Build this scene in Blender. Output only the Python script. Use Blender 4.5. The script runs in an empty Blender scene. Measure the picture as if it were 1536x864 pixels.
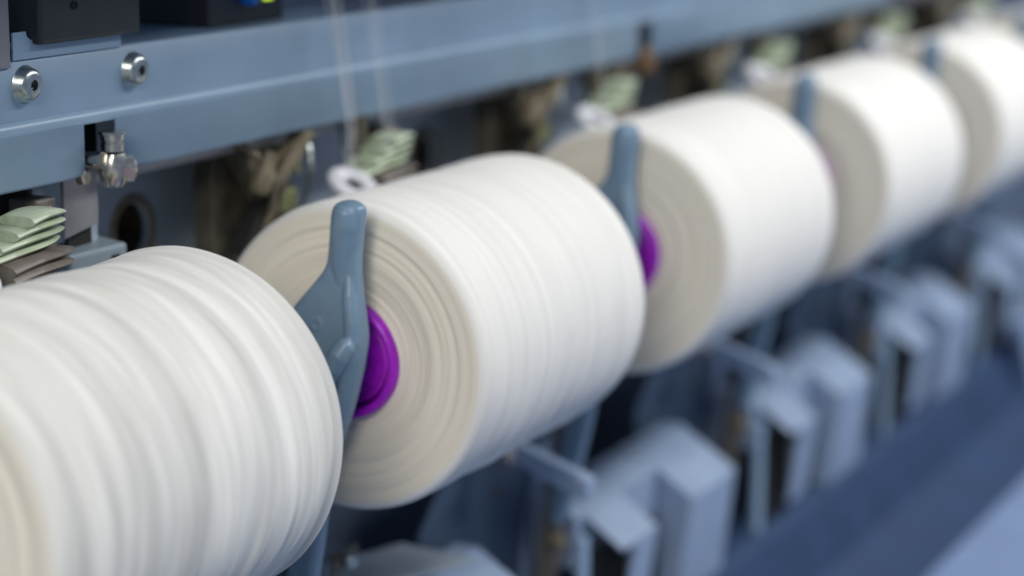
import bpy, bmesh, math, random
import numpy as np
from mathutils import Vector, Matrix, noise

random.seed(4)
S = bpy.context.scene
C = S.collection
R = math.radians

# ------------------------------------------------------------------ camera
PIT, YAW, ROLL = 0.207393, 1.099124, 0.008931
F = Vector((math.sin(YAW) * math.cos(PIT), math.cos(YAW) * math.cos(PIT), -math.sin(PIT)))
RT = Vector((math.cos(YAW), -math.sin(YAW), 0))
UP = RT.cross(F)
rt = math.cos(ROLL) * RT + math.sin(ROLL) * UP
up = -math.sin(ROLL) * RT + math.cos(ROLL) * UP
cd = bpy.data.cameras.new('camera')
cam = bpy.data.objects.new('camera', cd)
C.objects.link(cam)
cam.matrix_world = Matrix(((rt.x, up.x, -F.x, -1.379386), (rt.y, up.y, -F.y, -0.845170),
                           (rt.z, up.z, -F.z, 0.395464), (0, 0, 0, 1)))
cd.sensor_width = 36
cd.lens = 3282.6 / 1536 * 36
cd.clip_start = 0.05
cd.clip_end = 100
cd.dof.use_dof = True
cd.dof.focus_distance = 1.50
cd.dof.aperture_fstop = 2.35
S.camera = cam

# ------------------------------------------------------------------ light
W = bpy.data.worlds.new('World')
S.world = W
W.use_nodes = True
bg = W.node_tree.nodes['Background']
bg.inputs[0].default_value = (0.50, 0.635, 0.92, 1)
bg.inputs[1].default_value = 0.32


def area(name, loc, target, sx, sy, power, col):
    l = bpy.data.lights.new(name, 'AREA')
    l.shape = 'RECTANGLE'
    l.size = sx
    l.size_y = sy
    l.energy = power
    l.color = col
    o = bpy.data.objects.new(name, l)
    C.objects.link(o)
    o.location = loc
    d = Vector(target) - Vector(loc)
    z = -d.normalized()
    x = Vector((1, 0, 0))
    y = z.cross(x).normalized()
    o.matrix_world = Matrix(((x.x, y.x, z.x, loc[0]), (x.y, y.y, z.y, loc[1]), (x.z, y.z, z.z, loc[2]), (0, 0, 0, 1)))
    return o


area('aisle_ceiling_lamp', (2.2, -1.50, 1.72), (2.2, 0, -0.1), 4.2, 0.4, 87, (1.0, 0.99, 0.965))
area('near_fill_lamp', (-2.6, -0.95, 1.35), (-0.4, 0, 0), 1.6, 0.7, 58, (1.0, 0.965, 0.89))  # added warm fill that brightens the packages' end faces

S.view_settings.view_transform = 'Standard'
S.view_settings.look = 'None'
S.view_settings.gamma = 1
S.view_settings.exposure = 0
S.view_settings.use_curve_mapping = False

P = 0.490098      # pitch of the winding positions along the machine
L = 0.2986        # length of a yarn package
RAD = 0.12


# ------------------------------------------------------------------ materials
def mat(name, col, rough=0.5, metal=0.0, var=0.0, scale=40.0, bump=0.0, bscale=300.0, spec=0.5, emit=None, coat=0.0, stretch=None):
    m = bpy.data.materials.new(name)
    m.use_nodes = True
    nt = m.node_tree
    b = nt.nodes['Principled BSDF']
    b.inputs['Base Color'].default_value = (*col, 1)
    b.inputs['Roughness'].default_value = rough
    b.inputs['Metallic'].default_value = metal
    b.inputs['Specular IOR Level'].default_value = spec
    b.inputs['Coat Weight'].default_value = coat
    if emit:
        b.inputs['Emission Color'].default_value = (*col, 1)
        b.inputs['Emission Strength'].default_value = emit
    tc = nt.nodes.new('ShaderNodeTexCoord')
    src = tc.outputs['Object']
    if stretch:
        mp = nt.nodes.new('ShaderNodeMapping')
        mp.inputs['Scale'].default_value = stretch
        nt.links.new(src, mp.inputs['Vector'])
        src = mp.outputs['Vector']
    if var > 0:
        n = nt.nodes.new('ShaderNodeTexNoise')
        n.inputs['Scale'].default_value = scale
        n.inputs['Detail'].default_value = 6
        nt.links.new(src, n.inputs['Vector'])
        r = nt.nodes.new('ShaderNodeMapRange')
        r.inputs['From Min'].default_value = 0.3
        r.inputs['From Max'].default_value = 0.7
        r.inputs['To Min'].default_value = 1 - var
        r.inputs['To Max'].default_value = 1 + var
        nt.links.new(n.outputs['Fac'], r.inputs['Value'])
        mx = nt.nodes.new('ShaderNodeMix')
        mx.data_type = 'RGBA'
        mx.blend_type = 'MULTIPLY'
        mx.inputs['Factor'].default_value = 1
        mx.inputs['A'].default_value = (*col, 1)
        nt.links.new(r.outputs['Result'], mx.inputs['B'])
        nt.links.new(mx.outputs['Result'], b.inputs['Base Color'])
        rr = nt.nodes.new('ShaderNodeMapRange')
        rr.inputs['To Min'].default_value = max(0.02, rough - 0.12)
        rr.inputs['To Max'].default_value = min(1, rough + 0.12)
        nt.links.new(n.outputs['Fac'], rr.inputs['Value'])
        nt.links.new(rr.outputs['Result'], b.inputs['Roughness'])
    if bump > 0:
        n2 = nt.nodes.new('ShaderNodeTexNoise')
        n2.inputs['Scale'].default_value = bscale
        n2.inputs['Detail'].default_value = 3
        nt.links.new(src, n2.inputs['Vector'])
        bp = nt.nodes.new('ShaderNodeBump')
        bp.inputs['Strength'].default_value = bump
        bp.inputs['Distance'].default_value = 0.001
        nt.links.new(n2.outputs['Fac'], bp.inputs['Height'])
        nt.links.new(bp.outputs['Normal'], b.inputs['Normal'])
    return m


def yarn_mat(name, col, streak, su, sv):
    """wound yarn: u runs across the winding, v round it; long soft streaks of fibre follow v"""
    m = bpy.data.materials.new(name)
    m.use_nodes = True
    nt = m.node_tree
    b = nt.nodes['Principled BSDF']
    b.inputs['Roughness'].default_value = 0.85
    b.inputs['Specular IOR Level'].default_value = 0.25
    b.inputs['Sheen Weight'].default_value = 0.15
    b.inputs['Sheen Roughness'].default_value = 0.4
    uv = nt.nodes.new('ShaderNodeUVMap')
    uv.uv_map = 'wind'
    mp = nt.nodes.new('ShaderNodeMapping')
    mp.inputs['Scale'].default_value = (su, sv, 1)
    nt.links.new(uv.outputs['UV'], mp.inputs['Vector'])
    n = nt.nodes.new('ShaderNodeTexNoise')
    n.inputs['Scale'].default_value = 1
    n.inputs['Detail'].default_value = 5
    n.inputs['Roughness'].default_value = 0.55
    nt.links.new(mp.outputs['Vector'], n.inputs['Vector'])
    r = nt.nodes.new('ShaderNodeMapRange')
    r.inputs['From Min'].default_value = 0.28
    r.inputs['From Max'].default_value = 0.72
    r.inputs['To Min'].default_value = 1 - streak
    r.inputs['To Max'].default_value = 1
    nt.links.new(n.outputs['Fac'], r.inputs['Value'])
    mx = nt.nodes.new('ShaderNodeMix')
    mx.data_type = 'RGBA'
    mx.blend_type = 'MULTIPLY'
    mx.inputs['Factor'].default_value = 1
    mx.inputs['A'].default_value = (*col, 1)
    nt.links.new(r.outputs['Result'], mx.inputs['B'])
    nt.links.new(mx.outputs['Result'], b.inputs['Base Color'])
    mp2 = nt.nodes.new('ShaderNodeMapping')
    mp2.inputs['Scale'].default_value = (su * 4, sv * 2, 1)
    nt.links.new(uv.outputs['UV'], mp2.inputs['Vector'])
    n2 = nt.nodes.new('ShaderNodeTexNoise')
    n2.inputs['Scale'].default_value = 1
    n2.inputs['Detail'].default_value = 4
    nt.links.new(mp2.outputs['Vector'], n2.inputs['Vector'])
    bp = nt.nodes.new('ShaderNodeBump')
    bp.inputs['Strength'].default_value = 0.6
    bp.inputs['Distance'].default_value = 0.0006
    nt.links.new(n2.outputs['Fac'], bp.inputs['Height'])
    nt.links.new(bp.outputs['Normal'], b.inputs['Normal'])
    return m


M = {}
M['yarn'] = yarn_mat('white_yarn', (0.89, 0.87, 0.815), 0.20, 110, 2.2)
M['yarn_end'] = yarn_mat('yarn_end_layers', (0.86, 0.80, 0.67), 0.13, 200, 0.7)  # creamier than the sides: denser yarn, plus warm shade put into the colour
M['paint'] = mat('blue_grey_paint', (0.245, 0.355, 0.475), 0.38, var=0.10, scale=11, bump=0.05, bscale=900)
M['arm_paint'] = mat('cast_arm_paint', (0.165, 0.255, 0.345), 0.34, var=0.08, scale=60, bump=0.12, bscale=500)
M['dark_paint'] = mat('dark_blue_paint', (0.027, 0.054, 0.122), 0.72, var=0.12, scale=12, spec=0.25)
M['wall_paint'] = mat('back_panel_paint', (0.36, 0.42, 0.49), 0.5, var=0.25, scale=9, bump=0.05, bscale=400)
M['cover_paint'] = mat('cover_paint', (0.265, 0.345, 0.48), 0.30, var=0.06, scale=20)
M['grey_paint'] = mat('grey_paint', (0.22, 0.21, 0.23), 0.5, var=0.1, scale=30)
M['black'] = mat('black_plastic', (0.022, 0.026, 0.03), 0.45, var=0.1, scale=60, bump=0.1, bscale=1500)
M['void'] = mat('void_black', (0.008, 0.008, 0.008), 0.8)  # deep shade of holes, slots and gaps, painted as flat black
M['steel'] = mat('zinc_steel', (0.50, 0.55, 0.53), 0.3, 1.0, var=0.1, scale=200)
M['nickel'] = mat('nickel', (0.60, 0.57, 0.50), 0.24, 1.0, var=0.12, scale=150)
M['galv'] = mat('dull_plate', (0.26, 0.26, 0.28), 0.45, 0.35, var=0.08, scale=40)
M['green'] = mat('pale_green_plastic', (0.46, 0.53, 0.38), 0.4, var=0.22, scale=50, stretch=(0.5, 2.5, 2.5))
M['taupe'] = mat('taupe_plastic', (0.16, 0.14, 0.12), 0.5, var=0.3, scale=60)
M['bronze'] = mat('oily_bronze', (0.10, 0.085, 0.06), 0.5, 0.3, var=0.4, scale=60)
M['tan'] = mat('tan_metal', (0.20, 0.165, 0.11), 0.5, 0.2, var=0.3, scale=80)
M['amber'] = mat('amber_brass', (0.15, 0.085, 0.035), 0.5, 0.3, var=0.2, scale=80)
M['ceramic'] = mat('white_ceramic', (0.72, 0.72, 0.76), 0.25)
M['purple'] = mat('purple_plastic', (0.38, 0.01, 0.56), 0.34, var=0.16, scale=120, bump=0.1, bscale=700)
M['knob'] = mat('blue_knob', (0.01, 0.16, 0.60), 0.3)
M['led'] = mat('lit_led', (0.62, 0.9, 0.02), 0.3, emit=1.1)
M['thread'] = mat('white_thread', (0.78, 0.78, 0.80), 0.8)
M['foot_paint'] = mat('foot_paint', (0.20, 0.25, 0.29), 0.4, var=0.06, scale=30)
M['pipe_steel'] = mat('pipe_steel', (0.50, 0.50, 0.52), 0.35, 0.4, var=0.15, scale=30)
M['shield_shade_paint'] = mat('shield_shade_paint', (0.055, 0.09, 0.145), 0.55, var=0.12, scale=16)  # dark blue, deepened to stand for the shade under the packages
M['olive'] = mat('olive_plastic', (0.20, 0.21, 0.10), 0.45, var=0.2, scale=50)
M['shade_paint'] = mat('under_package_shade', (0.11, 0.15, 0.22), 0.6, var=0.2, scale=10, spec=0.2)  # wall tone darkened to stand for shade below the packages
M['yarn_ridged'] = yarn_mat('ridged_white_yarn', (0.88, 0.865, 0.81), 0.42, 55, 3.0)
M['ledge'] = mat('ledge_paint', (0.225, 0.31, 0.49), 0.45, var=0.05, scale=6)


# ------------------------------------------------------------------ helpers
def link(name, me, m=None, parent=None, smooth=False):
    o = bpy.data.objects.new(name, me)
    C.objects.link(o)
    if m:
        me.materials.append(m)
    if smooth:
        for p_ in me.polygons:
            p_.use_smooth = True
    if parent is not None:
        o.parent = parent
    return o


def thing(name, label, cat, loc=(0, 0, 0), group=None):
    o = bpy.data.objects.new(name, None)
    C.objects.link(o)
    o.empty_display_size = 0.02
    o.location = loc
    tag(o, label, cat, group)
    return o


def tag(o, label, cat, group=None):
    o['label'] = label
    o['category'] = cat
    if group:
        o['group'] = group


def dup(root, loc, label):
    def cp(o, par):
        c = o.copy()
        C.objects.link(c)
        c.parent = par
        for ch in [k for k in bpy.data.objects if k.parent == o]:
            cp(ch, c)
        return c
    r = cp(root, None)
    r.location = loc
    r['label'] = label
    return r


def bm_mesh(bm, name):
    me = bpy.data.meshes.new(name)
    bmesh.ops.recalc_face_normals(bm, faces=bm.faces)
    bm.to_mesh(me)
    bm.free()
    return me


def hull_box(bm, corners, bev=0.0, seg=2):
    """eight corners: bottom four then top four, each going round"""
    vs = [bm.verts.new(c) for c in corners]
    fs = [bm.faces.new([vs[i] for i in q]) for q in ((3, 2, 1, 0), (4, 5, 6, 7), (0, 1, 5, 4), (1, 2, 6, 5), (2, 3, 7, 6), (3, 0, 4, 7))]
    if bev > 0:
        es = set()
        for f in fs:
            es.update(f.edges)
        bmesh.ops.bevel(bm, geom=list(es), offset=bev, segments=seg, profile=0.5, affect='EDGES')
    return bm


def box(bm, x0, x1, y0, y1, z0, z1, bev=0.0, seg=2):
    return hull_box(bm, [(x0, y0, z0), (x1, y0, z0), (x1, y1, z0), (x0, y1, z0), (x0, y0, z1), (x1, y0, z1), (x1, y1, z1), (x0, y1, z1)], bev, seg)


def add_box(name, x0, x1, y0, y1, z0, z1, m, parent=None, bev=0.001, rel=None):
    bm = bmesh.new()
    box(bm, x0, x1, y0, y1, z0, z1, bev)
    if rel is not None:
        bmesh.ops.translate(bm, verts=bm.verts, vec=-Vector(rel))
    return link(name, bm_mesh(bm, name), m, parent)


def prism_x(name, outline, x0, x1, m, parent=None, bev=0.0, seg=2):
    """outline in (y, z), extruded along x"""
    bm = bmesh.new()
    a = [bm.verts.new((x0, y, z)) for y, z in outline]
    b = [bm.verts.new((x1, y, z)) for y, z in outline]
    n = len(a)
    bm.faces.new(a)
    bm.faces.new(b[::-1])
    for i in range(n):
        j = (i + 1) % n
        bm.faces.new((a[i], b[i], b[j], a[j]))
    if bev > 0:
        bmesh.ops.bevel(bm, geom=list(bm.edges), offset=bev, segments=seg, profile=0.5, affect='EDGES')
    return link(name, bm_mesh(bm, name), m, parent)


def prism_y(name, outline, y0, y1, m, parent=None, bev=0.0):
    bm = bmesh.new()
    a = [bm.verts.new((x, y0, z)) for x, z in outline]
    b = [bm.verts.new((x, y1, z)) for x, z in outline]
    n = len(a)
    bm.faces.new(a)
    bm.faces.new(b[::-1])
    for i in range(n):
        j = (i + 1) % n
        bm.faces.new((a[i], b[i], b[j], a[j]))
    if bev > 0:
        bmesh.ops.bevel(bm, geom=list(bm.edges), offset=bev, segments=2, profile=0.5, affect='EDGES')
    return link(name, bm_mesh(bm, name), m, parent)


def lathe(name, prof, axis, origin, m, parent=None, n=48, closed=False):
    """prof: (along, radius) pairs; axis: direction"""
    ax = Vector(axis).normalized()
    u = ax.orthogonal().normalized()
    v = ax.cross(u)
    o = Vector(origin)
    vs, fs = [], []
    for h, r in prof:
        for i in range(n):
            t = 2 * math.pi * i / n
            vs.append(o + ax * h + (u * math.cos(t) + v * math.sin(t)) * max(r, 1e-5))
    k = len(prof)
    for a in range(k if closed else k - 1):
        b = (a + 1) % k
        for i in range(n):
            j = (i + 1) % n
            fs.append((a * n + i, a * n + j, b * n + j, b * n + i))
    me = bpy.data.meshes.new(name)
    me.from_pydata([tuple(q) for q in vs], [], fs)
    me.update()
    bm = bmesh.new()
    bm.from_mesh(me)
    bmesh.ops.remove_doubles(bm, verts=bm.verts, dist=5e-5)
    bmesh.ops.recalc_face_normals(bm, faces=bm.faces)
    bm.to_mesh(me)
    bm.free()
    ob = link(name, me, m, parent, True)
    sharp(ob)
    return ob


def sharp(o, ang=40):
    for p_ in o.data.polygons:
        p_.use_smooth = True
    o.data.set_sharp_from_angle(angle=R(ang))


def tube(name, pts, radii, m, parent=None, n=16, flat=1.0):
    if not hasattr(radii, '__len__'):
        radii = [radii] * len(pts)
    pts = [Vector(q) for q in pts]
    vs, fs = [], []
    ref = None
    for i, q in enumerate(pts):
        d = (pts[min(i + 1, len(pts) - 1)] - pts[max(i - 1, 0)]).normalized()
        if ref is None:
            ref = d.orthogonal().normalized()
        ref = (ref - d * ref.dot(d)).normalized()
        w = d.cross(ref)
        for k in range(n):
            t = 2 * math.pi * k / n
            vs.append(tuple(q + (ref * math.cos(t) + w * math.sin(t) * flat) * radii[i]))
    for i in range(len(pts) - 1):
        for k in range(n):
            j = (k + 1) % n
            fs.append((i * n + k, i * n + j, (i + 1) * n + j, (i + 1) * n + k))
    fs.append(tuple(range(n))[::-1])
    fs.append(tuple((len(pts) - 1) * n + k for k in range(n)))
    me = bpy.data.meshes.new(name)
    me.from_pydata(vs, [], fs)
    me.update()
    o = link(name, me, m, parent)
    sharp(o, 50)
    return o


def catmull(pts, sub):
    out = []
    n = len(pts)
    for i in range(n):
        p0, p1, p2, p3 = [np.array(pts[(i + k) % n]) for k in (-1, 0, 1, 2)]
        for s in range(sub):
            t = s / sub
            out.append(tuple(0.5 * (2 * p1 + (p2 - p0) * t + (2 * p0 - 5 * p1 + 4 * p2 - p3) * t * t + (3 * p1 - p0 - 3 * p2 + p3) * t ** 3)))
    return out


def pillow(name, outline, xa, xb, rnd, m, parent=None, steps=5):
    """casting with rounded edges: outline in (y, z), between x = xa and xb"""
    pts = np.array(outline)
    area_ = 0.5 * np.sum(pts[:, 0] * np.roll(pts[:, 1], -1) - np.roll(pts[:, 0], -1) * pts[:, 1])
    if area_ < 0:
        pts = pts[::-1]
    tn = np.roll(pts, -1, 0) - np.roll(pts, 1, 0)
    tn /= np.linalg.norm(tn, axis=1)[:, None] + 1e-9
    nrm = np.stack([tn[:, 1], -tn[:, 0]], 1)          # outward
    layers = []
    for s in range(steps + 1):
        a = math.pi / 2 * s / steps
        layers.append((xa + rnd * (1 - math.sin(a)), rnd * (1 - math.cos(a))))
    prof = [(x, ins) for x, ins in layers[::-1]] + [(xb - (x - xa), ins) for x, ins in layers]
    vs, fs = [], []
    n = len(pts)
    for x, ins in prof:
        q = pts - nrm * ins
        vs += [(x, a, b) for a, b in q]
    k = len(prof)
    for a in range(k - 1):
        for i in range(n):
            j = (i + 1) % n
            fs.append((a * n + i, a * n + j, (a + 1) * n + j, (a + 1) * n + i))
    fs.append(tuple(range(n)))
    fs.append(tuple((k - 1) * n + i for i in range(n))[::-1])
    me = bpy.data.meshes.new(name)
    me.from_pydata(vs, [], fs)
    bm = bmesh.new()
    bm.from_mesh(me)
    bmesh.ops.recalc_face_normals(bm, faces=bm.faces)
    bm.to_mesh(me)
    bm.free()
    o = link(name, me, m, parent)
    sharp(o, 35)
    return o


# ------------------------------------------------------------------ setting: rail, back panel, lower panel, ledge
def structure(o):
    o['kind'] = 'structure'
    return o


XA, XB = -1.1, 1.776
NX0, NX1, NZ = -0.132, -0.095, 0.1845      # notch in the rail's front face, every second position


def rail(x0, x1, notches, m, name):
    """bent sheet: front face, rounded bend, sloped face, shelf; notches are cut into the front face"""
    bend = []
    y0, z0 = 0.1385, 0.148
    for t in np.linspace(0, 1, 8):
        # rounded upper edge where the front sheet laps over the sheet behind it
        a = R(90) * t
        bend.append((y0 + 0.0036 * (1 - math.cos(a)), 0.1885 + 0.0036 * math.sin(a)))
    top = [(0.1430, 0.1925), (0.1405, 0.2335), (0.1420, 0.2352), (0.62, 0.2352), (0.62, 0.300)]
    prof = [(y0 + 0.020, z0 - 0.0002), (y0 + 0.0012, z0), (y0, z0 + 0.0012), (y0, NZ)] + bend + top
    xs = sorted(set([x0, x1] + [v for n_ in notches for v in n_]))
    bm = bmesh.new()
    grid = [[bm.verts.new((x, y, z)) for (y, z) in prof] for x in xs]
    for i in range(len(xs) - 1):
        mid = (xs[i] + xs[i + 1]) / 2
        cut = any(a < mid < b for a, b in notches)
        for j in range(len(prof) - 1):
            if cut and j < 3:
                continue
            bm.faces.new((grid[i][j], grid[i + 1][j], grid[i + 1][j + 1], grid[i][j + 1]))
    bmesh.ops.recalc_face_normals(bm, faces=bm.faces)
    o = link(name, bm_mesh(bm, name), m)
    sd = o.modifiers.new('sheet', 'SOLIDIFY')
    sd.thickness = 0.002
    sd.offset = -1
    sharp(o, 45)
    return structure(o)


notch_x = [(NX0 + k * 2 * P, NX1 + k * 2 * P) for k in (0, 1)]
rail_o = rail(XA, XB, notch_x, M['paint'], 'beam')
rail_far = rail(XB + 0.02, 7.0, [], M['grey_paint'], 'beam')

# unseen deck, added over the rail to shade it from above
dk = prism_x('shade_deck', [(-0.165, 0.50), (-0.165, 0.56), (0.62, 0.56), (0.62, 0.50)], -1.6, 7.0, M['paint'], None, 0.003)
structure(dk)

# bolts in the rail's sloped face (parts of the rail)
nrm = Vector((0, -1, -0.05)).normalized()


def rail_bolt(x, z):
    y = 0.1428 - (z - 0.1925) * 0.061 + 0.0006
    o = Vector((x, y, z))
    b = lathe('bolt', [(0.0, 0.0), (0.0, 0.0135), (0.0018, 0.0138), (0.0030, 0.0128), (0.0085, 0.0112), (0.0105, 0.0090), (0.0110, 0.0068), (0.0110, 0.0038), (0.0070, 0.0036), (0.0070, 0.0)], nrm, o, M['steel'], rail_o, 40)
    lathe('socket', [(0.0072, 0.0), (0.0072, 0.0035)], nrm, o, M['void'], b, 6)


rail_bolt(-0.1915, 0.2195)
rail_bolt(-0.0690, 0.2185)

# shelf lip under the first control box, and the joint strip at the section's end (parts of the rail)
prism_y('lip_plate', [(-0.204, 0.2365), (-0.084, 0.2362), (-0.084, 0.2490), (-0.186, 0.2490), (-0.190, 0.2520), (-0.190, 0.2555), (-0.204, 0.2555)], 0.1378, 0.1398, M['paint'], rail_o, 0.0004)
add_box('joint_strip', -0.2420, -0.2085, 0.1365, 0.150, 0.232, 0.33, M['galv'], rail_o, 0.001)

# back panel with a round hole at every position
HX, HZ, HR = 0.065, 0.066, 0.0235


def back_panel():
    bm = bmesh.new()
    y = 0.245
    z0, z1 = -0.75, 0.24
    n = 32
    holes = [HX + k * P for k in range(-2, 6)]
    hw = 0.06
    last = -1.2

    def quad(xa, xb, za, zb):
        bm.faces.new([bm.verts.new(q) for q in ((xa, y, za), (xb, y, za), (xb, y, zb), (xa, y, zb))])
    for h in holes:
        quad(last, h - hw, z0, z1)
        quad(h - hw, h + hw, z0, HZ - hw)
        quad(h - hw, h + hw, HZ + hw, z1)
        ring, sq = [], []
        for i in range(n):
            t = 2 * math.pi * i / n
            c_, s_ = math.cos(t), math.sin(t)
            ring.append(bm.verts.new((h + HR * c_, y, HZ + HR * s_)))
            k_ = hw / max(abs(c_), abs(s_))
            sq.append(bm.verts.new((h + k_ * c_, y, HZ + k_ * s_)))
        inner = [bm.verts.new((v.co.x, y + 0.006, v.co.z)) for v in ring]
        for i in range(n):
            j = (i + 1) % n
            bm.faces.new((sq[i], sq[j], ring[j], ring[i]))
            bm.faces.new((ring[i], ring[j], inner[j], inner[i]))
        last = h + hw
    quad(last, 7.0, z0, z1)
    bmesh.ops.remove_doubles(bm, verts=bm.verts, dist=1e-5)
    return structure(link('back_panel', bm_mesh(bm, 'back_panel'), M['wall_paint']))


bp_o = back_panel()
for k in range(-1, 4):
    x = HX + k * P
    lathe('hole_flange', [(0, HR + 0.0005), (-0.003, HR + 0.002), (-0.003, HR + 0.0055), (0.0005, HR + 0.008)], (0, 1, 0), (x, 0.2449, HZ), M['tan'], bp_o, 40)
    lathe('hole_sleeve', [(0.0062, HR + 0.001), (0.05, HR + 0.001), (0.05, 0)], (0, 1, 0), (x, 0.2449, HZ), M['bronze'], bp_o, 32)
add_box('shade_backing', -1.1, 6.0, 0.205, 0.209, -0.74, -0.021, M['shade_paint'], bp_o)  # added sheet, its colour darkened for the shade under the packages
# slanting guard that runs below the holes
prism_x('guard_strip', [(0.2445, 0.030), (0.168, 0.004), (0.168, -0.02), (0.2445, -0.02)], -1.1, 5.0, M['wall_paint'], bp_o, 0.001)

# air pipe under the rail
pipe = tube('air_pipe', [(-0.092, 0.172, 0.1375), (5.0, 0.172, 0.1375)], 0.0062, M['pipe_steel'])
tag(pipe, 'long grey pipe running just beneath the blue rail', 'pipe')

# lower dark panel below the covers, and the pale ledge in front of it
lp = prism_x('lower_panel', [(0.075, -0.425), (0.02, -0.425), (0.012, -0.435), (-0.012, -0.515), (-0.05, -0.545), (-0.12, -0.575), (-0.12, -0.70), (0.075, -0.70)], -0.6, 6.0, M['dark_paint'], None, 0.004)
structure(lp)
le = add_box('ledge', -0.2, 5.0, -0.55, -0.112, -0.72, -0.532, M['ledge'], None, 0.006)
structure(le)


# ------------------------------------------------------------------ yarn packages
def vnoise(x, y, seed):
    return noise.noise(Vector((x, y, seed * 7.31)))


def make_package(k, seed, amp, label):
    t = thing('yarn_package', label, 'yarn package', (k * P, 0, 0), 'yarn packages winding side by side on the machine')
    nx, na = 210, 200
    rim = 0.0105
    # profile of the outside: rounded edge, side, rounded edge
    prof = []
    for i in range(6):
        a = math.pi / 2 * i / 6
        prof.append((rim * (1 - math.sin(a)) if False else rim * (1 - math.sin(a)), RAD - rim + rim * math.sin(a) if False else RAD - rim * (1 - math.cos(math.pi / 2 - a))))
    prof = [(rim * (1 - math.cos(math.pi / 2 * i / 7)), RAD - rim * (1 - math.sin(math.pi / 2 * i / 7))) for i in range(7)]
    prof += [(x, RAD) for x in np.linspace(rim, L - rim, nx)]
    prof += [(L - x, r) for x, r in [(rim * (1 - math.cos(math.pi / 2 * i / 7)), RAD - rim * (1 - math.sin(math.pi / 2 * i / 7))) for i in range(7)][::-1]]
    vs, fs, uvs = [], [], []
    for (x, r0) in prof:
        edge = min(1, min(x, L - x) / 0.02)
        for j in range(na):
            th = 2 * math.pi * j / na
            c_, s_ = math.cos(th), math.sin(th)
            xs = x + 0.016 * math.sin(th + seed)                     # ridges run at a slight slant
            d = 1.0 * noise.noise(Vector((xs * 48, 1.5 * c_ + seed * 7.3, 1.5 * s_))) + 0.6 * noise.noise(Vector((xs * 110, 1.8 * c_, 1.8 * s_ + seed * 3.1)))
            d += 0.5 * noise.noise(Vector((xs * 240, 1.2 * c_ + seed, 1.2 * s_)))
            d += 0.9 * vnoise(xs * 9, 0.5 * c_, seed + 9)
            r = r0 + amp * d * edge
            vs.append((x, r * c_, r * s_))
    m_ = len(prof)
    for i in range(m_ - 1):
        for j in range(na):
            j2 = (j + 1) % na
            fs.append((i * na + j, (i + 1) * na + j, (i + 1) * na + j2, i * na + j2))
            uvs.append((prof[i][0], j / na, prof[i + 1][0], j / na, prof[i + 1][0], (j + 1) / na, prof[i][0], (j + 1) / na))
    nside = len(fs)
    # wound end layers: shallow rings of uneven height, on both ends
    nr = 46
    rc = 0.0455
    for end in (0, 1):
        base = len(vs)
        x_at = 0.0 if end == 0 else L
        sg = 1 if end == 0 else -1
        radii = np.linspace(RAD - rim, rc, nr)
        for q, r in enumerate(radii):
            for j in range(na):
                th = 2 * math.pi * j / na
                c_, s_ = math.cos(th), math.sin(th)
                rr = r + 0.0025 * math.sin(th * 1 + seed * 2)
                h = 1.1 * vnoise(rr * 120, 0.45 * c_ + end * 5, seed + 11) + 0.8 * vnoise(rr * 320, 0.5 * s_, seed + 13) + 0.5 * vnoise(rr * 700, 0.3 * c_, seed + 14)
                fade = min(1, q / 5)
                dip = 0.0035 * max(0, (0.075 - r) / 0.03)
                vs.append((x_at + sg * (dip - 0.0014 * h * fade), r * c_, r * s_))
        for q in range(nr - 1):
            for j in range(na):
                j2 = (j + 1) % na
                a = (base + q * na + j, base + q * na + j2, base + (q + 1) * na + j2, base + (q + 1) * na + j)
                if end == 0:
                    a = a[::-1]
                fs.append(a)
                ua, ub = radii[q], radii[q + 1]
                w = (ua, j / na, ua, (j + 1) / na, ub, (j + 1) / na, ub, j / na)
                if end == 0:
                    w = (ub, j / na, ub, (j + 1) / na, ua, (j + 1) / na, ua, j / na)
                uvs.append(w)
    me = bpy.data.meshes.new('winding')
    me.from_pydata(vs, [], fs)
    uvl = me.uv_layers.new(name='wind')
    uvl.data.foreach_set('uv', np.array(uvs, dtype=np.float32).ravel())
    me.materials.append(M['yarn_ridged'] if k < 0 else M['yarn'])
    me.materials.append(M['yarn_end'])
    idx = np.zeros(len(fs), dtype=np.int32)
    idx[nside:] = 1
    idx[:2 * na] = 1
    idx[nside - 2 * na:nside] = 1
    me.polygons.foreach_set('material_index', idx)
    bm = bmesh.new()
    bm.from_mesh(me)
    bmesh.ops.remove_doubles(bm, verts=bm.verts, dist=2e-5)
    bmesh.ops.recalc_face_normals(bm, faces=bm.faces)
    bm.to_mesh(me)
    bm.free()
    w = link('winding', me, None, t, True)
    w.rotation_euler = (0, 0, 0)
    # purple tube: its end rim and the plug in it
    core = lathe('core_tube', [(0.004, 0.0465), (-0.0035, 0.0458), (-0.0050, 0.0446), (-0.0056, 0.0430), (-0.0050, 0.0405), (-0.0030, 0.0392), (0.010, 0.0385), (L - 0.01, 0.0385), (L + 0.004, 0.040), (L + 0.0046, 0.043), (L + 0.003, 0.0455), (L - 0.004, 0.0465)], (1, 0, 0), (0, 0, 0), M['purple'], t, 72)
    plug = lathe('core_plug', [(0.012, 0.0380), (0.004, 0.0350), (0.003, 0.0325), (0.006, 0.0300), (0.006, 0.0245), (0.002, 0.0225), (0.002, 0.012), (0.002, 0.0)], (1, 0, 0), (0, 0, 0), M['purple'], t, 64)
    return t


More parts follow.
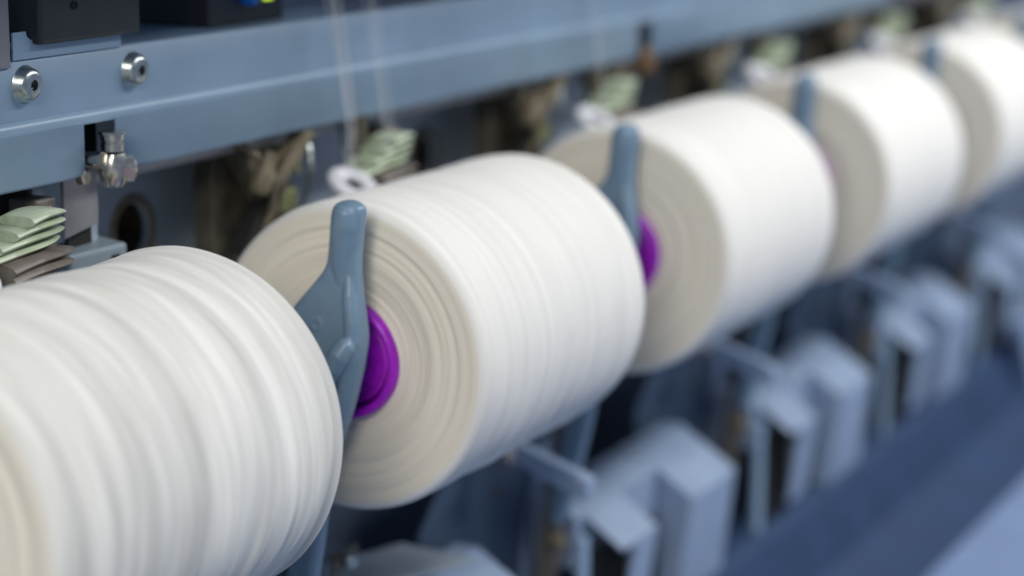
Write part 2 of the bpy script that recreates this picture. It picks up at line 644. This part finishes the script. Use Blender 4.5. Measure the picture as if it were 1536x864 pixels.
labels = ['white yarn package with the strongest ridges, closest in front, cut off by the picture edge',
          'white yarn package whose purple core shows beside the blue arm in sharp focus',
          'white yarn package with a thin sliver of purple core behind the second arm',
          'blurred white yarn package, fourth from the front, directly beyond the one with the purple sliver',
          'very blurred white yarn package, fifth from the front, running out of the upper right corner',
          'last visible yarn package, a pale blur at the picture edge beyond the fifth one']
for i, lb in enumerate(labels):
    make_package(i - 1, 1.7 + 3.1 * i, (0.0023, 0.0012, 0.0008, 0.0008, 0.0008, 0.0008)[i], lb)


# ------------------------------------------------------------------ cradle arms
def weld(root_, name):
    """one casting out of the pieces modelled so far: merged, smoothed, kept as a single mesh"""
    kids = [o for o in bpy.data.objects if o.parent == root_]
    bm = bmesh.new()
    for o in kids:
        bm.from_mesh(o.data)
    me = bpy.data.meshes.new(name)
    bm.to_mesh(me)
    bm.free()
    for o in kids:
        bpy.data.objects.remove(o)
    tmp = bpy.data.objects.new('casting_source', me)
    C.objects.link(tmp)
    r_ = tmp.modifiers.new('r', 'REMESH')
    r_.mode = 'VOXEL'
    r_.voxel_size = 0.00095
    sm = tmp.modifiers.new('s', 'SMOOTH')
    sm.factor = 0.5
    sm.iterations = 5
    dg = bpy.context.evaluated_depsgraph_get()
    dg.update()
    me2 = bpy.data.meshes.new_from_object(tmp.evaluated_get(dg))
    bpy.data.objects.remove(tmp)
    me2.name = name
    me2.materials.clear()
    return link(name, me2, M['arm_paint'], root_, True)


def make_arm():
    t = thing('cradle_arm', '', 'cradle arm', (0, 0, 0), 'blue cast arms holding the yarn packages')
    ctl = [(-0.0385, 0.1215), (-0.0362, 0.102), (-0.0345, 0.082), (-0.0362, 0.060), (-0.0395, 0.036), (-0.0395, 0.022), (-0.0340, -0.006), (-0.0235, -0.040), (-0.0070, -0.082),
           (-0.0035, -0.118), (0.0045, -0.165), (0.017, -0.215), (0.030, -0.262), (0.044, -0.262), (0.040, -0.215), (0.030, -0.168), (0.020, -0.118), (0.022, -0.070), (0.031, -0.025),
           (0.035, 0.005), (0.031, 0.028), (0.020, 0.046), (0.004, 0.064), (-0.0085, 0.080), (-0.0115, 0.098), (-0.0138, 0.120), (-0.0185, 0.1275), (-0.027, 0.1295), (-0.0352, 0.1270)]
    out = catmull(ctl, 4)
    pillow('arm_body', out, -0.044, -0.027, 0.0055, M['arm_paint'], t)
    # thicker round grip of the handle
    tube('handle', [(-0.0405, -0.0265 + 0.0, 0.1262), (-0.0405, -0.0265, 0.1225), (-0.040, -0.0258, 0.112), (-0.0385, -0.0240, 0.094), (-0.0375, -0.0228, 0.080), (-0.037, -0.023, 0.066), (-0.036, -0.0235, 0.050)],
         [0.0070, 0.0098, 0.0112, 0.0108, 0.0096, 0.0070, 0.002], M['arm_paint'], t, 24)
    # rib along the edge
    tube('rib', [(-0.0405, -0.0285, 0.078), (-0.0430, -0.0305, 0.060), (-0.0440, -0.0330, 0.040), (-0.0440, -0.0335, 0.026), (-0.0430, -0.0290, 0.008), (-0.0415, -0.0215, -0.022), (-0.0400, -0.012, -0.05)],
         [0.0030, 0.0050, 0.0060, 0.0062, 0.0058, 0.0045, 0.001], M['arm_paint'], t, 18)
    # raised oblong boss and the round mark above it
    tube('boss', [(-0.0440, -0.0325, 0.027), (-0.0500, -0.0315, 0.0240), (-0.0530, -0.0275, 0.0175), (-0.0530, -0.0220, 0.0085), (-0.0500, -0.0170, -0.001), (-0.0430, -0.013, -0.008)],
         [0.0045, 0.0075, 0.0085, 0.0085, 0.0070, 0.003], M['arm_paint'], t, 22)
    lathe('cast_mark', [(0.0, 0.0055), (0.0014, 0.0050), (0.0014, 0.0036), (0.0004, 0.0030), (0.0004, 0.0)], (-1, 0, 0), (-0.0438, -0.002, 0.036), M['arm_paint'], t, 28)
    weld(t, 'arm_casting')
    # hub that carries the core
    lathe('hub', [(-0.029, 0.0), (-0.029, 0.020), (-0.008, 0.021), (0.0015, 0.018), (0.0015, 0.0)], (1, 0, 0), (0, 0, 0), M['arm_paint'], t, 40)
    return t


arm = make_arm()
arm['label'] = 'sharp blue cast arm with finger handle in front of the bright purple core'
for k, lb in ((1, 'blue arm whose handle stands before the package with the purple sliver'),
              (2, 'blurred blue arm standing up between the third and the fourth yarn package'),
              (3, 'small blurred blue arm standing up between the fourth and the fifth yarn package'),
              (4, 'pale blurred arm tip at the upper right corner, last in the row')):
    dup(arm, (k * P, 0, 0), lb)


# ------------------------------------------------------------------ control boxes on the shelf
cb = thing('control_box', 'black box with a small round hole above the two silver bolts', 'control box', (-0.127, 0.16, 0.2435))
bm = bmesh.new()
hull_box(bm, [(-0.057, -0.030, 0.0022), (0.057, -0.030, 0.0022), (0.057, 0.06, 0.0022), (-0.057, 0.06, 0.0022), (-0.057, -0.030, 0.11), (0.057, -0.030, 0.11), (0.057, 0.06, 0.11), (-0.057, 0.06, 0.11)], 0.003, 3)
o = link('housing', bm_mesh(bm, 'housing'), M['black'], cb)
lathe('screw_hole', [(0.0, 0.0030), (0.0012, 0.0030), (0.0012, 0.0020), (-0.0005, 0.0018), (-0.0005, 0.0)], (0, -1, 0), (-0.020, -0.0301, 0.0275), M['void'], cb, 24)
add_box('foot', 0.040, 0.048, 0.0, 0.02, -0.0079, 0.003, M['void'], cb, 0.001)

cb2 = thing('control_box', 'black box carrying a blue knob and a lit yellow green display', 'control box', (0.122, 0.166, 0.2375))
bm = bmesh.new()
box(bm, -0.054, 0.054, 0.0, 0.10, 0, 0.11, 0.0015)
link('housing', bm_mesh(bm, 'housing'), M['black'], cb2)
lathe('knob', [(0, 0.0065), (0.010, 0.0060), (0.012, 0.0045), (0.012, 0)], (0, -1, 0), (-0.004, 0.0005, 0.0205), M['knob'], cb2, 28)
for i in range(3):
    add_box('indicator', 0.0235 + i * 0.0048, 0.0235 + i * 0.0048 + 0.0040, -0.0008, 0.001, 0.0165, 0.0235, M['led'], cb2, 0.0002)

cb3 = dup(cb, (-0.127 + P + 0.03, 0.17, 0.2515), 'dark blurred box just peeking in at the top edge beyond the thin threads')
tag(cb3, cb3['label'], 'control box')

# ------------------------------------------------------------------ nickel air fittings in the notches
def make_fitting():
    t = thing('air_fitting', 'nickel elbow fitting sticking out of the notch below the silver bolts', 'pipe fitting', (-0.1165, 0.1385, 0.1575))
    lathe('elbow', [(-0.0155, 0.0), (-0.0155, 0.0065), (-0.012, 0.0088), (-0.005, 0.0098), (0.002, 0.0092), (0.0055, 0.0078), (0.006, 0.0)], (0, 0, 1), (0.004, -0.010, -0.004), M['nickel'], t, 28)
    lathe('collar', [(0.0, 0.0), (0.0, 0.0072), (0.005, 0.0072), (0.0055, 0.0066), (0.0068, 0.0066), (0.0072, 0.0074), (0.0105, 0.0076), (0.0108, 0.0088), (0.0122, 0.0088), (0.0124, 0.0)], (0, 0, 1), (0.004, -0.010, 0.003), M['nickel'], t, 28)
    lathe('face_nut', [(0.0, 0.0), (0.0, 0.0085), (0.010, 0.0085), (0.0115, 0.0070), (0.0115, 0.0)], (0.75, -0.66, 0), (0.0055, -0.012, -0.0085), M['nickel'], t, 8)
    lathe('thread_stub', [(0, 0), (0, 0.0055), (0.016, 0.0055), (0.016, 0)], (0, -1, 0), (-0.006, 0.006, -0.002), M['nickel'], t, 20)
    lathe('lock_nut', [(0, 0), (0, 0.0052), (0.005, 0.0052), (0.006, 0.004), (0.006, 0)], (0, -1, 0.1), (-0.014, 0.002, -0.013), M['nickel'], t, 6)
    add_box('back_plate', -0.045, 0.03, 0.022, 0.026, -0.0175, 0.024, M['void'], t)
    return t


ft = make_fitting()
ft.scale = (1.15, 1.15, 1.15)
ft.location.z += 0.003

# ------------------------------------------------------------------ bracket under the first notch
br = thing('hanger_bracket', 'dull grey plate hanging below the nickel fitting, with a foot', 'bracket', (-0.105, 0.16, 0.1))
prism_y('face_plate', [(-0.023, -0.002), (0.017, 0.004), (0.017, 0.046), (-0.023, 0.046)], 0.0, 0.003, M['galv'], br, 0.0006)
add_box('side_bar', -0.046, -0.030, 0.010, 0.020, -0.02, 0.046, M['wall_paint'], br)
add_box('dark_slot', -0.078, -0.047, 0.014, 0.018, -0.05, 0.046, M['void'], br)  # black plate stands in for a recess lost in shade
bm = bmesh.new()
hull_box(bm, [(-0.026, -0.006, -0.030), (0.036, -0.012, -0.030), (0.036, 0.022, -0.030), (-0.026, 0.022, -0.030), (-0.026, -0.006, -0.0135), (0.036, -0.012, -0.0125), (0.036, 0.022, -0.0085), (-0.026, 0.022, -0.0095)], 0.003, 3)
link('foot', bm_mesh(bm, 'foot'), M['foot_paint'], br)
add_box('foot_slot', 0.018, 0.026, -0.0122, -0.010, -0.0225, -0.0195, M['void'], br, 0.0005)
add_box('post', 0.0165, 0.026, 0.008, 0.018, -0.012, 0.046, M['wall_paint'], br)
add_box('gap_plate', -0.012, 0.016, 0.006, 0.009, -0.012, 0.002, M['void'], br, 0.0005)


# ------------------------------------------------------------------ yarn guides (green blades, white ring, bronze holder)
def blade(name, root_, x0, y0, z0, ln, wd, th_, droop, yaw, m):
    """a tapering, drooping tongue of moulded plastic"""
    nu, nv = 24, 12
    vs, fs = [], []
    for sgn in (1, -1):
        for i in range(nu + 1):
            u = i / nu
            half = wd * 0.5 * (1 - max(0, (u - 0.45) / 0.55) ** 2.6 * 0.93)
            th_u = th_ * (1 - 0.72 * u ** 1.5)
            zc = z0 + 0.010 * u - droop * u ** 2.4
            for j in range(nv + 1):
                v = j / nv * 2 - 1
                cap = math.sqrt(max(0.0, 1 - abs(v) ** 3.5))
                vs.append((x0 + ln * u, y0 + half * v + yaw * u, zc + sgn * th_u * 0.5 * (0.05 + 0.95 * cap) * (1 if u < 1 else 0.3)))
    o_ = (nu + 1) * (nv + 1)
    for i in range(nu):
        for j in range(nv):
            a = i * (nv + 1) + j
            fs.append((a, a + nv + 1, a + nv + 2, a + 1))
            fs.append((o_ + a, o_ + a + 1, o_ + a + nv + 2, o_ + a + nv + 1))
    rim_ = [j for j in range(nv + 1)] + [i * (nv + 1) + nv for i in range(1, nu + 1)] + [nu * (nv + 1) + j for j in range(nv - 1, -1, -1)] + [i * (nv + 1) for i in range(nu - 1, 0, -1)]
    for i in range(len(rim_)):
        a, b = rim_[i], rim_[(i + 1) % len(rim_)]
        fs.append((a, b, o_ + b, o_ + a))
    me = bpy.data.meshes.new(name)
    me.from_pydata(vs, [], fs)
    bm = bmesh.new()
    bm.from_mesh(me)
    bmesh.ops.recalc_face_normals(bm, faces=bm.faces)
    bm.to_mesh(me)
    bm.free()
    o = link(name, me, m, root_)
    sharp(o, 50)
    return o


def make_guide():
    t = thing('yarn_guide', '', 'yarn guide', (0.288, 0.125, 0.115), 'traverse guides behind the yarn packages')
    dz = (-0.016, -0.0075, 0.0005, 0.0085)
    for i, z in enumerate(dz):
        blade('green_blade', t, -0.066 + 0.013 * i, 0.004 - 0.003 * i, z, (0.090, 0.082, 0.070, 0.056)[i], 0.032, 0.0078, (0.004, 0.007, 0.009, 0.012)[i], -0.004 + 0.003 * i, M['green'])
    for i, z in enumerate((-0.038, -0.029, -0.022)):
        blade('taupe_blade', t, -0.050, -0.004, z, (0.075, 0.088, 0.094)[i], 0.038, 0.0095, 0.010, 0.004 * i, M['taupe'])
    lathe('spindle', [(-0.05, 0.008), (0.03, 0.008), (0.032, 0.0)], (0, 0, 1), (-0.034, 0.016, 0), M['bronze'], t, 24)
    # mounting of the blades
    add_box('mount_block', 0.030, 0.052, 0.024, 0.060, -0.030, 0.012, M['taupe'], t, 0.002)
    lathe('mount_screw', [(0, 0), (0, 0.005), (0.004, 0.0045), (0.005, 0.003), (0.005, 0)], (0, -1, 0), (0.041, 0.0245, 0.002), M['nickel'], t, 16)
    tube('guide_wire', [(-0.085, -0.006, -0.020), (-0.066, 0.012, 0.000), (-0.040, 0.030, 0.022), (-0.036, 0.060, 0.030)], 0.0016, M['steel'], t, 8)
    # white ring with a hole
    prof = []
    for i in range(16):
        a = 2 * math.pi * i / 16
        prof.append((0.0045 * math.sin(a), 0.0160 + 0.0078 * math.cos(a)))
    lathe('white_ring', prof, (-0.12, -0.50, 0.86), (-0.085, -0.010, -0.021), M['ceramic'], t, 44, True)
    return t


guide = make_guide()
guide.location.x -= P
guide.location.z += 0.007
guide['label'] = 'pale green layered guide blades beside the dark slot, under the rail at the picture edge'
for k, lb in ((0, 'green guide with a white ring behind the package with the bright purple core'),
              (1, 'blurred pale green guide behind the handle of the second arm'),
              (2, 'pale green blurred guide just above the third arm'),
              (3, 'yellowish green blur of a guide beyond the end of the blue rail'),
              (4, 'last guide, a dim blur in the top right corner')):
    dup(guide, (0.288 + k * P, 0.125, 0.117), lb)


def make_holder():
    t = thing('guide_holder', '', 'holder', (0.150, 0.150, 0.120), 'oily bronze holders beside the green guides')
    prism_y('body', [(-0.060, -0.09), (0.050, -0.09), (0.055, -0.03), (0.060, 0.030), (-0.052, 0.030), (-0.062, -0.01)], 0.030, 0.05, M['bronze'], t, 0.002)
    bm = bmesh.new()
    hull_box(bm, [(-0.030, -0.004, -0.020), (-0.016, -0.004, -0.026), (-0.016, 0.010, -0.026), (-0.030, 0.010, -0.020), (0.020, -0.010, 0.026), (0.036, -0.010, 0.020), (0.036, 0.006, 0.020), (0.020, 0.006, 0.026)], 0.002)
    link('tan_link', bm_mesh(bm, 'tan_link'), M['tan'], t)
    bm = bmesh.new()
    hull_box(bm, [(-0.058, 0.004, -0.070), (-0.034, 0.004, -0.076), (-0.034, 0.02, -0.076), (-0.058, 0.02, -0.070), (-0.004, 0.004, -0.012), (0.010, 0.004, -0.020), (0.010, 0.02, -0.020), (-0.004, 0.02, -0.012)], 0.002)
    link('dark_link', bm_mesh(bm, 'dark_link'), M['void'], t)
    bm = bmesh.new()
    hull_box(bm, [(-0.050, 0.010, 0.010), (-0.036, 0.010, 0.016), (-0.036, 0.028, 0.016), (-0.050, 0.028, 0.010), (0.000, 0.006, -0.060), (0.018, 0.006, -0.056), (0.018, 0.024, -0.056), (0.000, 0.024, -0.060)], 0.002)
    link('brown_link', bm_mesh(bm, 'brown_link'), M['bronze'], t)
    lathe('brass_sleeve', [(0, 0), (0, 0.0075), (0.004, 0.009), (0.020, 0.009), (0.024, 0.0065), (0.036, 0.0065), (0.036, 0)], (0.25, -0.2, 0.9), (-0.046, -0.004, -0.020), M['tan'], t, 20)
    lathe('steel_stud', [(0, 0), (0, 0.005), (0.012, 0.005), (0.012, 0.0075), (0.018, 0.0075), (0.018, 0)], (0.1, -0.95, 0.2), (0.034, 0.026, -0.012), M['nickel'], t, 6)
    lathe('steel_stud', [(0, 0), (0, 0.004), (0.010, 0.004), (0.010, 0.006), (0.015, 0.006), (0.015, 0)], (0, -1, 0), (-0.050, 0.028, 0.018), M['nickel'], t, 6)
    tube('oil_pipe', [(-0.058, 0.020, 0.028), (-0.040, 0.004, 0.012), (-0.026, -0.006, -0.010), (-0.020, -0.002, -0.036), (-0.032, 0.010, -0.070)], 0.0034, M['tan'], t, 12)
    tube('spring_wire', [(0.050, 0.024, 0.026), (0.046, 0.006, 0.010), (0.040, -0.002, -0.008), (0.044, 0.004, -0.030), (0.050, 0.020, -0.060)], 0.0022, M['steel'], t, 10)
    add_box('olive_block', 0.004, 0.030, 0.006, 0.029, -0.046, -0.026, M['olive'], t, 0.002)
    lathe('pin', [(0, 0), (0, 0.007), (0.014, 0.007), (0.015, 0.005), (0.015, 0)], (0, -1, 0), (-0.012, 0.008, -0.018), M['bronze'], t, 20)
    return t


hold = make_holder()
hold['label'] = 'dark bronze holder with a tan link, behind the package with the bright purple core'
for k, lb in ((1, 'dark brown holder before the second green guide, behind the second purple cored package'),
              (2, 'blurred brown holder before the third green guide'),
              (3, 'blurred brown holder under the far end of the blue rail'),
              (4, 'brown blur of a holder beyond the end of the rail')):
    dup(hold, (0.150 + k * P, 0.150, 0.120), lb)

# amber fitting below the far notch
am = thing('amber_valve', 'small amber brown valve in the far rail notch above the second green guide', 'valve', (0.835, 0.14, 0.135))
lathe('valve_body', [(-0.008, 0), (-0.008, 0.011), (0.004, 0.012), (0.014, 0.009), (0.020, 0.006), (0.020, 0)], (0, 0, 1), (0.03, -0.004, 0.002), M['amber'], am, 20)
add_box('dark_block', -0.045, 0.01, 0.0, 0.02, -0.025, 0.012, M['bronze'], am)

# ------------------------------------------------------------------ threads coming down to the guides
def thread(pts, rr, spread, n_, lb):
    """a strand of a few loose filaments, ballooning as it runs"""
    root_ = thing('thread', lb, 'thread', (0, 0, 0), 'white threads running down across the blue rail')
    a_, b_ = Vector(pts[0]), Vector(pts[-1])
    for f in range(n_):
        u = (f / (n_ - 1) - 0.5) if n_ > 1 else 0
        q = []
        for k in range(14):
            t_ = k / 13 * (len(pts) - 1)
            i_ = min(int(t_), len(pts) - 2)
            v = Vector(pts[i_]).lerp(Vector(pts[i_ + 1]), t_ - i_)
            w = spread * u * (0.6 + 0.4 * math.sin(k * 0.5 + f))
            q.append(v + Vector((w * 1.5, -w * 0.8 + 0.0006 * math.sin(k * 0.7 + 2 * f), 0)))
        tube('filament', q, rr, M['thread'], root_, 6)


thread([(0.150, 0.11, 0.32), (0.165, 0.11, 0.255), (0.190, 0.11, 0.148), (0.199, 0.113, 0.100)], 0.00027, 0.0100, 6, 'whiter of the two close threads, running down to the white ring')
thread([(0.214, 0.11, 0.32), (0.226, 0.11, 0.251), (0.249, 0.11, 0.141), (0.258, 0.114, 0.11)], 0.0002, 0.0100, 5, 'fainter thread that ends at the green blades beside the white ring')
thread([(0.652, 0.11, 0.32), (0.671, 0.11, 0.223), (0.700, 0.11, 0.131), (0.707, 0.112, 0.10)], 0.0002, 0.007, 4, 'faint blurred thread running down to the second green guide')


# ------------------------------------------------------------------ lower row: shields, levers, covers
def make_shield():
    t = thing('shield_plate', '', 'plate', (0, 0, 0), 'dark blue shield plates below the yarn packages')
    bm = bmesh.new()
    pl = [(0.3912, -0.1624), (0.5428, -0.1992), (0.5438, -0.2417), (0.5106, -0.3742), (0.3138, -0.3113), (0.2974, -0.2465), (0.3288, -0.218)]
    a = [bm.verts.new((x, 0.104, z)) for x, z in pl]
    b = [bm.verts.new((x, 0.107, z)) for x, z in pl]
    bm.faces.new(a)
    bm.faces.new(b[::-1])
    for i in range(len(a)):
        j = (i + 1) % len(a)
        bm.faces.new((a[i], b[i], b[j], a[j]))
    link('plate', bm_mesh(bm, 'plate'), M['shield_shade_paint'], t)
    prism_y('edge_flange', [(0.5287, -0.2174), (0.5422, -0.2124), (0.5578, -0.2248), (0.5525, -0.2574), (0.5307, -0.3654), (0.4973, -0.3549)], 0.097, 0.1035, M['cover_paint'], t, 0.001)
    lathe('rivet', [(0, 0), (0, 0.005), (0.003, 0.004), (0.004, 0)], (0, -1, 0.16), (0.4522, 0.1045, -0.2429), M['bronze'], t, 16)
    return t


def make_lever():
    t = thing('stop_lever', '', 'lever', (0, 0, 0), 'pale stop levers below the yarn packages')
    prism_x('bar', [(-0.021, -0.193), (-0.007, -0.212), (0.085, -0.178), (0.085, -0.159)], 0.386, 0.402, M['cover_paint'], t, 0.0025)
    add_box('tip', 0.383, 0.405, -0.026, -0.006, -0.214, -0.194, M['cover_paint'], t, 0.004)
    prism_x('link_arm', [(0.030, -0.180), (0.048, -0.172), (0.070, -0.30), (0.080, -0.40), (0.060, -0.40), (0.048, -0.30)], 0.474, 0.484, M['taupe'], t, 0.002)
    lathe('pivot', [(0, 0), (0, 0.008), (0.03, 0.008), (0.03, 0)], (1, 0, 0), (0.365, 0.055, -0.182), M['galv'], t, 20)
    add_box('inner_plate', 0.345, 0.50, 0.11, 0.114, -0.46, -0.15, M['void'], t)  # black sheet painted for the shade in the gap behind the lever
    lathe('brass_nut', [(0, 0), (0, 0.008), (0.012, 0.008), (0.012, 0)], (0, -1, 0), (0.468, 0.05, -0.29), M['tan'], t, 6)
    return t


def make_cover():
    t = thing('drive_cover', '', 'metal cover', (0, 0, 0), 'blue sheet metal drive covers below the yarn packages')

    def slab(name, x0, x1, yf, zf, yb, zb, zbot, m, hollow=False):
        bm = bmesh.new()
        hull_box(bm, [(x0, yf + 0.014, zbot), (x1, yf + 0.014, zbot), (x1, yb, zbot), (x0, yb, zbot), (x0, yf, zf), (x1, yf, zf), (x1, yb, zb), (x0, yb, zb)], 0.0022, 3)
        return link(name, bm_mesh(bm, name), m, t)
    # wide housing: sloping lid on a closed body
    slab('wide_housing', 0.708, 0.834, 0.0, -0.304, 0.0425, -0.2761, -0.425, M['cover_paint'])
    # narrow housing: bent sheet, open at one side
    bm = bmesh.new()
    hull_box(bm, [(0.524, -0.001, -0.3105), (0.611, -0.001, -0.3105), (0.611, 0.042, -0.2810), (0.524, 0.042, -0.2810), (0.524, -0.001, -0.3065), (0.611, -0.001, -0.3065), (0.611, 0.042, -0.2770), (0.524, 0.042, -0.2770)], 0.0015)
    hull_box(bm, [(0.556, 0.0115, -0.405), (0.611, 0.0115, -0.405), (0.611, 0.0145, -0.405), (0.556, 0.0145, -0.405), (0.556, -0.0008, -0.3108), (0.611, -0.0008, -0.3108), (0.611, 0.002, -0.3108), (0.556, 0.002, -0.3108)], 0.0008)
    box(bm, 0.608, 0.6106, 0.0150, 0.06, -0.405, -0.3125, 0.0008)
    link('narrow_housing', bm_mesh(bm, 'narrow_housing'), M['cover_paint'], t)
    add_box('dark_inside', 0.524, 0.606, 0.030, 0.034, -0.44, -0.314, M['void'], t)  # black sheet painted for the shade inside the open side
    # steep rear band that joins the two
    prism_x('rear_band', [(0.0430, -0.2764), (0.0660, -0.2610), (0.0900, -0.2610), (0.0900, -0.330), (0.0430, -0.330)], 0.505, 0.834, M['cover_paint'], t, 0.002)
    add_box('gap_plate', 0.612, 0.707, 0.050, 0.053, -0.44, -0.3305, M['bronze'], t)
    add_box('side_strip', 0.486, 0.5045, 0.026, 0.034, -0.44, -0.292, M['paint'], t, 0.0015)
    return t


sh, lv, cv = make_shield(), make_lever(), make_cover()
sh['label'] = 'dark blue plate with a pale edge below the package with the bright purple core'
lv['label'] = 'pale blue lever bar jutting out below the package with the bright purple core'
cv['label'] = 'largest pale blue stepped metal cover, beside the nearer lever bar at the bottom'
dup(cv, (-P, 0, 0), 'blue cover of which only the top shows at the bottom picture edge')
for k, a, b, c in ((1, 'dark blue plate below the package with the purple sliver', 'second lever bar, below the package with the purple sliver', 'stepped blue cover in the middle of the lower row, second from the bottom'),
                   (2, 'dark blurred plate below the fourth yarn package', 'blurred lever bar below the fourth yarn package', 'blurred stepped blue cover below the fourth yarn package'),
                   (3, 'dark blurred plate below the fifth yarn package', 'blurred lever bar below the fifth yarn package', 'very blurred blue cover at the picture edge below the fifth yarn package')):
    dup(sh, (k * P, 0, 0), a)
    dup(lv, (k * P, 0, 0), b)
    dup(cv, (k * P, 0, 0), c)

# dim tray in the gap below the packages
def make_tray():
    t = thing('lint_tray', '', 'tray', (0, 0, 0), 'dim blue trays under the yarn packages')
    bm = bmesh.new()
    hull_box(bm, [(-0.02, 0.135, -0.244), (0.257, 0.020, -0.244), (0.264, 0.103, -0.244), (0.10, 0.160, -0.244), (-0.02, 0.135, -0.240), (0.257, 0.020, -0.240), (0.264, 0.103, -0.240), (0.10, 0.160, -0.240)], 0.001)
    link('tray_plate', bm_mesh(bm, 'tray_plate'), M['wall_paint'], t)
    add_box('tray_bracket', 0.20, 0.24, 0.10, 0.20, -0.262, -0.246, M['shade_paint'], t)
    return t


ty = make_tray()
ty['label'] = 'dim sloping tray at the bottom edge beside the shiny bolt head'
# end panel and the small bolt at the bottom
ep = prism_y('end_panel', [(2.03, -0.37), (2.9, -0.37), (2.9, -0.66), (2.28, -0.66)], -0.02, 0.0, M['cover_paint'], None, 0.002)
tag(ep, 'pale blue slanting panel at the picture edge above the pale ledge', 'panel')
bt = thing('tension_bolt', 'shiny round bolt head in the dark gap under the bright purple cored package', 'bolt', (0.085, 0.05, -0.194))
lathe('bolt_head', [(0, 0), (0, 0.007), (0.005, 0.0065), (0.008, 0.004), (0.009, 0)], (-0.5, -0.8, 0.2), (0, 0, 0), M['steel'], bt, 24)
add_box('brass_plate', -0.016, 0.024, 0.005, 0.008, -0.010, 0.008, M['bronze'], bt)
